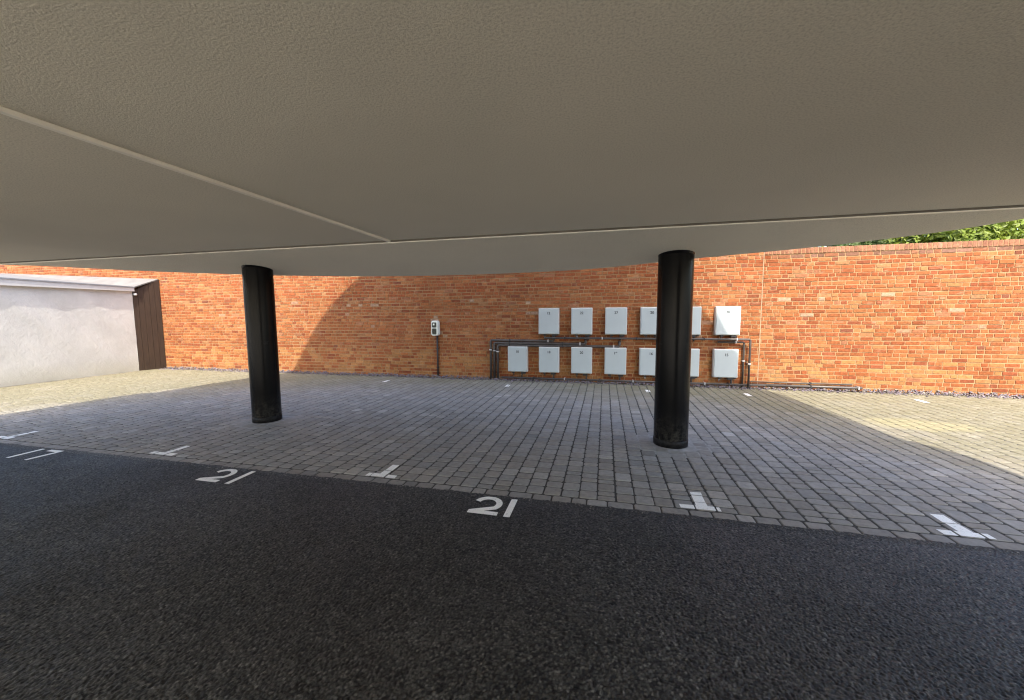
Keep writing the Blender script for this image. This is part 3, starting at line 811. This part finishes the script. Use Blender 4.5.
# rounded front outline extruded
def rrect(w, h, r, n=6):
    pts = []
    for (sx, sz, a0) in ((1, 1, 0), (-1, 1, 90), (-1, -1, 180), (1, -1, 270)):
        for k in range(n + 1):
            a = math.radians(a0 + 90 * k / n)
            pts.append((sx * (w / 2 - r) + r * math.cos(a), sz * (h / 2 - r) + r * math.sin(a)))
    return pts
def pad(mb, w, h, r, y0, y1, cx, cz, ins=.012):
    a = rrect(w, h, r); b_ = rrect(w - 2 * ins, h - 2 * ins, max(.004, r - ins)); n = len(a)
    vs = [(cx + p[0], y0, cz + p[1]) for p in a] + [(cx + p[0], y1 + ins, cz + p[1]) for p in a] + [(cx + p[0], y1, cz + p[1]) for p in b_]
    fs = [(k, (k + 1) % n, n + (k + 1) % n, n + k) for k in range(n)] + [(n + k, n + (k + 1) % n, 2 * n + (k + 1) % n, 2 * n + k) for k in range(n)] + [tuple(range(2 * n, 3 * n))]
    mb.add(vs, fs)
pad(mb, .19, .385, .06, -.002, -.13, 0, .19); mb.build('casing', M_EV, cp)
for cz, hgt in ((.275, .130), (.112, .150)):
    mb = MB(); pad(mb, .118, hgt, .024, -.128, -.140, -.005, cz, .004); s_ = mb.build('socket', M_EVDARK, cp)
    if cz > .2:
        mb = MB(); pad(mb, .045, .045, .008, -.139, -.147, -.012, cz + .015, .003); mb.build('status_panel', M_EV, s_)
    else:
        mb = MB(); mb.lathe([(.0, 0), (.032, 0), (.038, .008), (.034, .012)], 20); mb.v = [(p[0] - .005, -.139 - p[2], cz + p[1]) for p in mb.v]; mb.build('socket_ring', M_BLACKDUST, s_, smooth=True)
tag(cp, 'small off-white wall charging point with two dark green sockets', 'charger')
cd = empty('cable_conduit', (-3.89, WALL_Y, 0))
mb = MB(); mb.tube([(0, -.03, 0), (0, -.03, 1.03)], .019, 10); mb.build('pipe', M_DARK, cd, smooth=True)
for z in (.25, .7):
    mb = MB(); mb.box(-.026, .026, -.053, .004, z - .012, z + .012, bev=.003); mb.build('pipe_clip', M_DARK, cd)
tag(cd, 'black vertical conduit from the charging point down to the gravel', 'conduit')

# ------------------------------------------------------------------ shrubs and trees behind the right wall
def tree(name, base, h_trunk, blobs, nleaf, size, m, lab, cat):
    root = empty(name, base)
    mb = MB(); mb.tube([(0, 0, -.15), (.05, .03, h_trunk * .5), (-.03, .06, h_trunk)], [.14, .11, .07], 10)
    for cx, cy, cz, rr in blobs: mb.tube([(0, .04, h_trunk * .55), (cx * .5, cy * .5, (h_trunk * .7 + cz) / 2), (cx, cy, cz)], [.06, .04, .015], 6)
    mb.build('trunk', M_BARK, root, smooth=True)
    rnd = random.Random(hash(lab) % 1000 if False else len(lab))
    lf = MB()
    tot = sum(b[3] ** 2 for b in blobs)
    for cx, cy, cz, rr in blobs:
        for i in range(int(nleaf * rr * rr / tot)):
            u = rnd.uniform(-1, 1); a = rnd.uniform(0, 6.283); q = math.sqrt(1 - u * u)
            rad = rr * (rnd.random() ** .35) * (1 + .22 * math.sin(5 * a + 3 * u) + .12 * math.sin(11 * a + 7 * u))
            p = Vector((cx + rad * q * math.cos(a), cy + rad * q * math.sin(a), cz + rad * u * .85))
            s = size * rnd.uniform(.6, 1.3)
            d = Vector((q * math.cos(a), q * math.sin(a) - .7, u + .7)).normalized()
            d = (d + Vector((rnd.gauss(0, .5), rnd.gauss(0, .5), rnd.gauss(0, .5)))).normalized()
            t = d.orthogonal().normalized(); t.rotate(Matrix.Rotation(rnd.uniform(0, 6.28), 3, d)); b2 = d.cross(t)
            tn = rnd.uniform(.8, 1.25)
            lf.add([p - t * s, p - b2 * s * .42 + d * s * .12, p + t * s, p + b2 * s * .42 + d * s * .12], [(0, 1, 2), (0, 2, 3)], (tn, tn * rnd.uniform(.92, 1.05), tn * .9))
    lf.build('crown', m, root, colattr=True)
    tag(root, lab, cat)
ML1 = leaf_material('yellow_green_leaves', (.11, .17, .016), (.20, .25, .028))
ML2 = leaf_material('dark_green_leaves', (.05, .095, .025), (.10, .15, .04))
ML3 = leaf_material('mid_green_leaves', (.10, .17, .02), (.18, .24, .03))
tree('leafy_tree', (7.6, 10.6, -.1), 2.4, [(0, 0, 3.4, 1.2), (1.3, .4, 3.5, 1.3), (-.9, .3, 3.15, .85), (2.6, .2, 3.3, 1.2), (.4, 1.0, 4.3, 1.2), (-.3, -.6, 3.0, .7), (3.6, .8, 3.6, 1.4)], 26000, .065, ML1, 'bright yellow-green leafy tree behind the right-hand wall', 'tree')
tree('dark_shrub', (5.75, 11.0, -.1), 2.1, [(0, 0, 3.1, .62), (.55, .1, 3.2, .65), (-.45, .15, 2.85, .5), (1.1, .1, 3.2, .6)], 9000, .05, ML2, 'darker green shrub showing over the wall left of the bright tree', 'shrub')
tree('low_shrub', (4.55, 11.4, -.1), 1.9, [(0, 0, 3.1, .6), (-.6, .1, 3.1, .6), (.35, .2, 2.75, .5)], 6000, .05, ML3, 'small light green shrub barely showing over the wall below the soffit edge', 'shrub')

# ------------------------------------------------------------------ camera, light, render
f_px, pitch, roll, yaw = 387.304, 5.202, -.37, 13.478
p, r, y = R(pitch), R(roll), R(yaw)
fwd = Vector((-math.sin(y) * math.cos(p), math.cos(y) * math.cos(p), -math.sin(p)))
r0 = Vector((math.cos(y), math.sin(y), 0)); u0 = r0.cross(fwd)
rt = math.cos(r) * r0 + math.sin(r) * u0; upv = -math.sin(r) * r0 + math.cos(r) * u0
cam = bpy.data.objects.new('camera', bpy.data.cameras.new('camera')); COL.objects.link(cam)
cam.matrix_world = Matrix(((rt.x, upv.x, -fwd.x, 0), (rt.y, upv.y, -fwd.y, 0), (rt.z, upv.z, -fwd.z, 1.5), (0, 0, 0, 1)))
cam.data.sensor_fit = 'HORIZONTAL'; cam.data.sensor_width = 36; cam.data.lens = f_px / 1024 * 36
cam.data.clip_start = .05; cam.data.clip_end = 1000
scene.camera = cam

sun = bpy.data.objects.new('sun', bpy.data.lights.new('sun', 'SUN')); COL.objects.link(sun)
sun.rotation_euler = ld.to_track_quat('-Z', 'Y').to_euler()
sun.data.energy = 2.0; sun.data.angle = R(.53); sun.data.color = (1.0, .92, .78)
W = bpy.data.worlds.new('World'); scene.world = W; W.use_nodes = True
nt = W.node_tree; bg = nt.nodes['Background']
sky = nd(nt, 'ShaderNodeTexSky', sky_type='NISHITA'); sky.sun_disc = False
sky.sun_elevation = R(EL)
sd_ = -ld                      # direction towards the sun
sky.sun_rotation = math.atan2(sd_.x, sd_.y)
sky.air_density = 1.1; sky.dust_density = 3.4; sky.ozone_density = 0.8
nt.links.new(sky.outputs[0], bg.inputs[0]); bg.inputs[1].default_value = .15

scene.render.engine = 'CYCLES'
cy = scene.cycles
cy.filter_width = 1.15; cy.max_bounces = 10; cy.diffuse_bounces = 7; cy.glossy_bounces = 4; cy.transmission_bounces = 4
cy.sample_clamp_indirect = 6; cy.use_denoising = True
cy.caustics_reflective = False; cy.caustics_refractive = False
vs_ = scene.view_settings
vs_.view_transform = 'Standard'; vs_.look = 'None'; vs_.gamma = 1; vs_.use_curve_mapping = False
vs_.exposure = 2.2
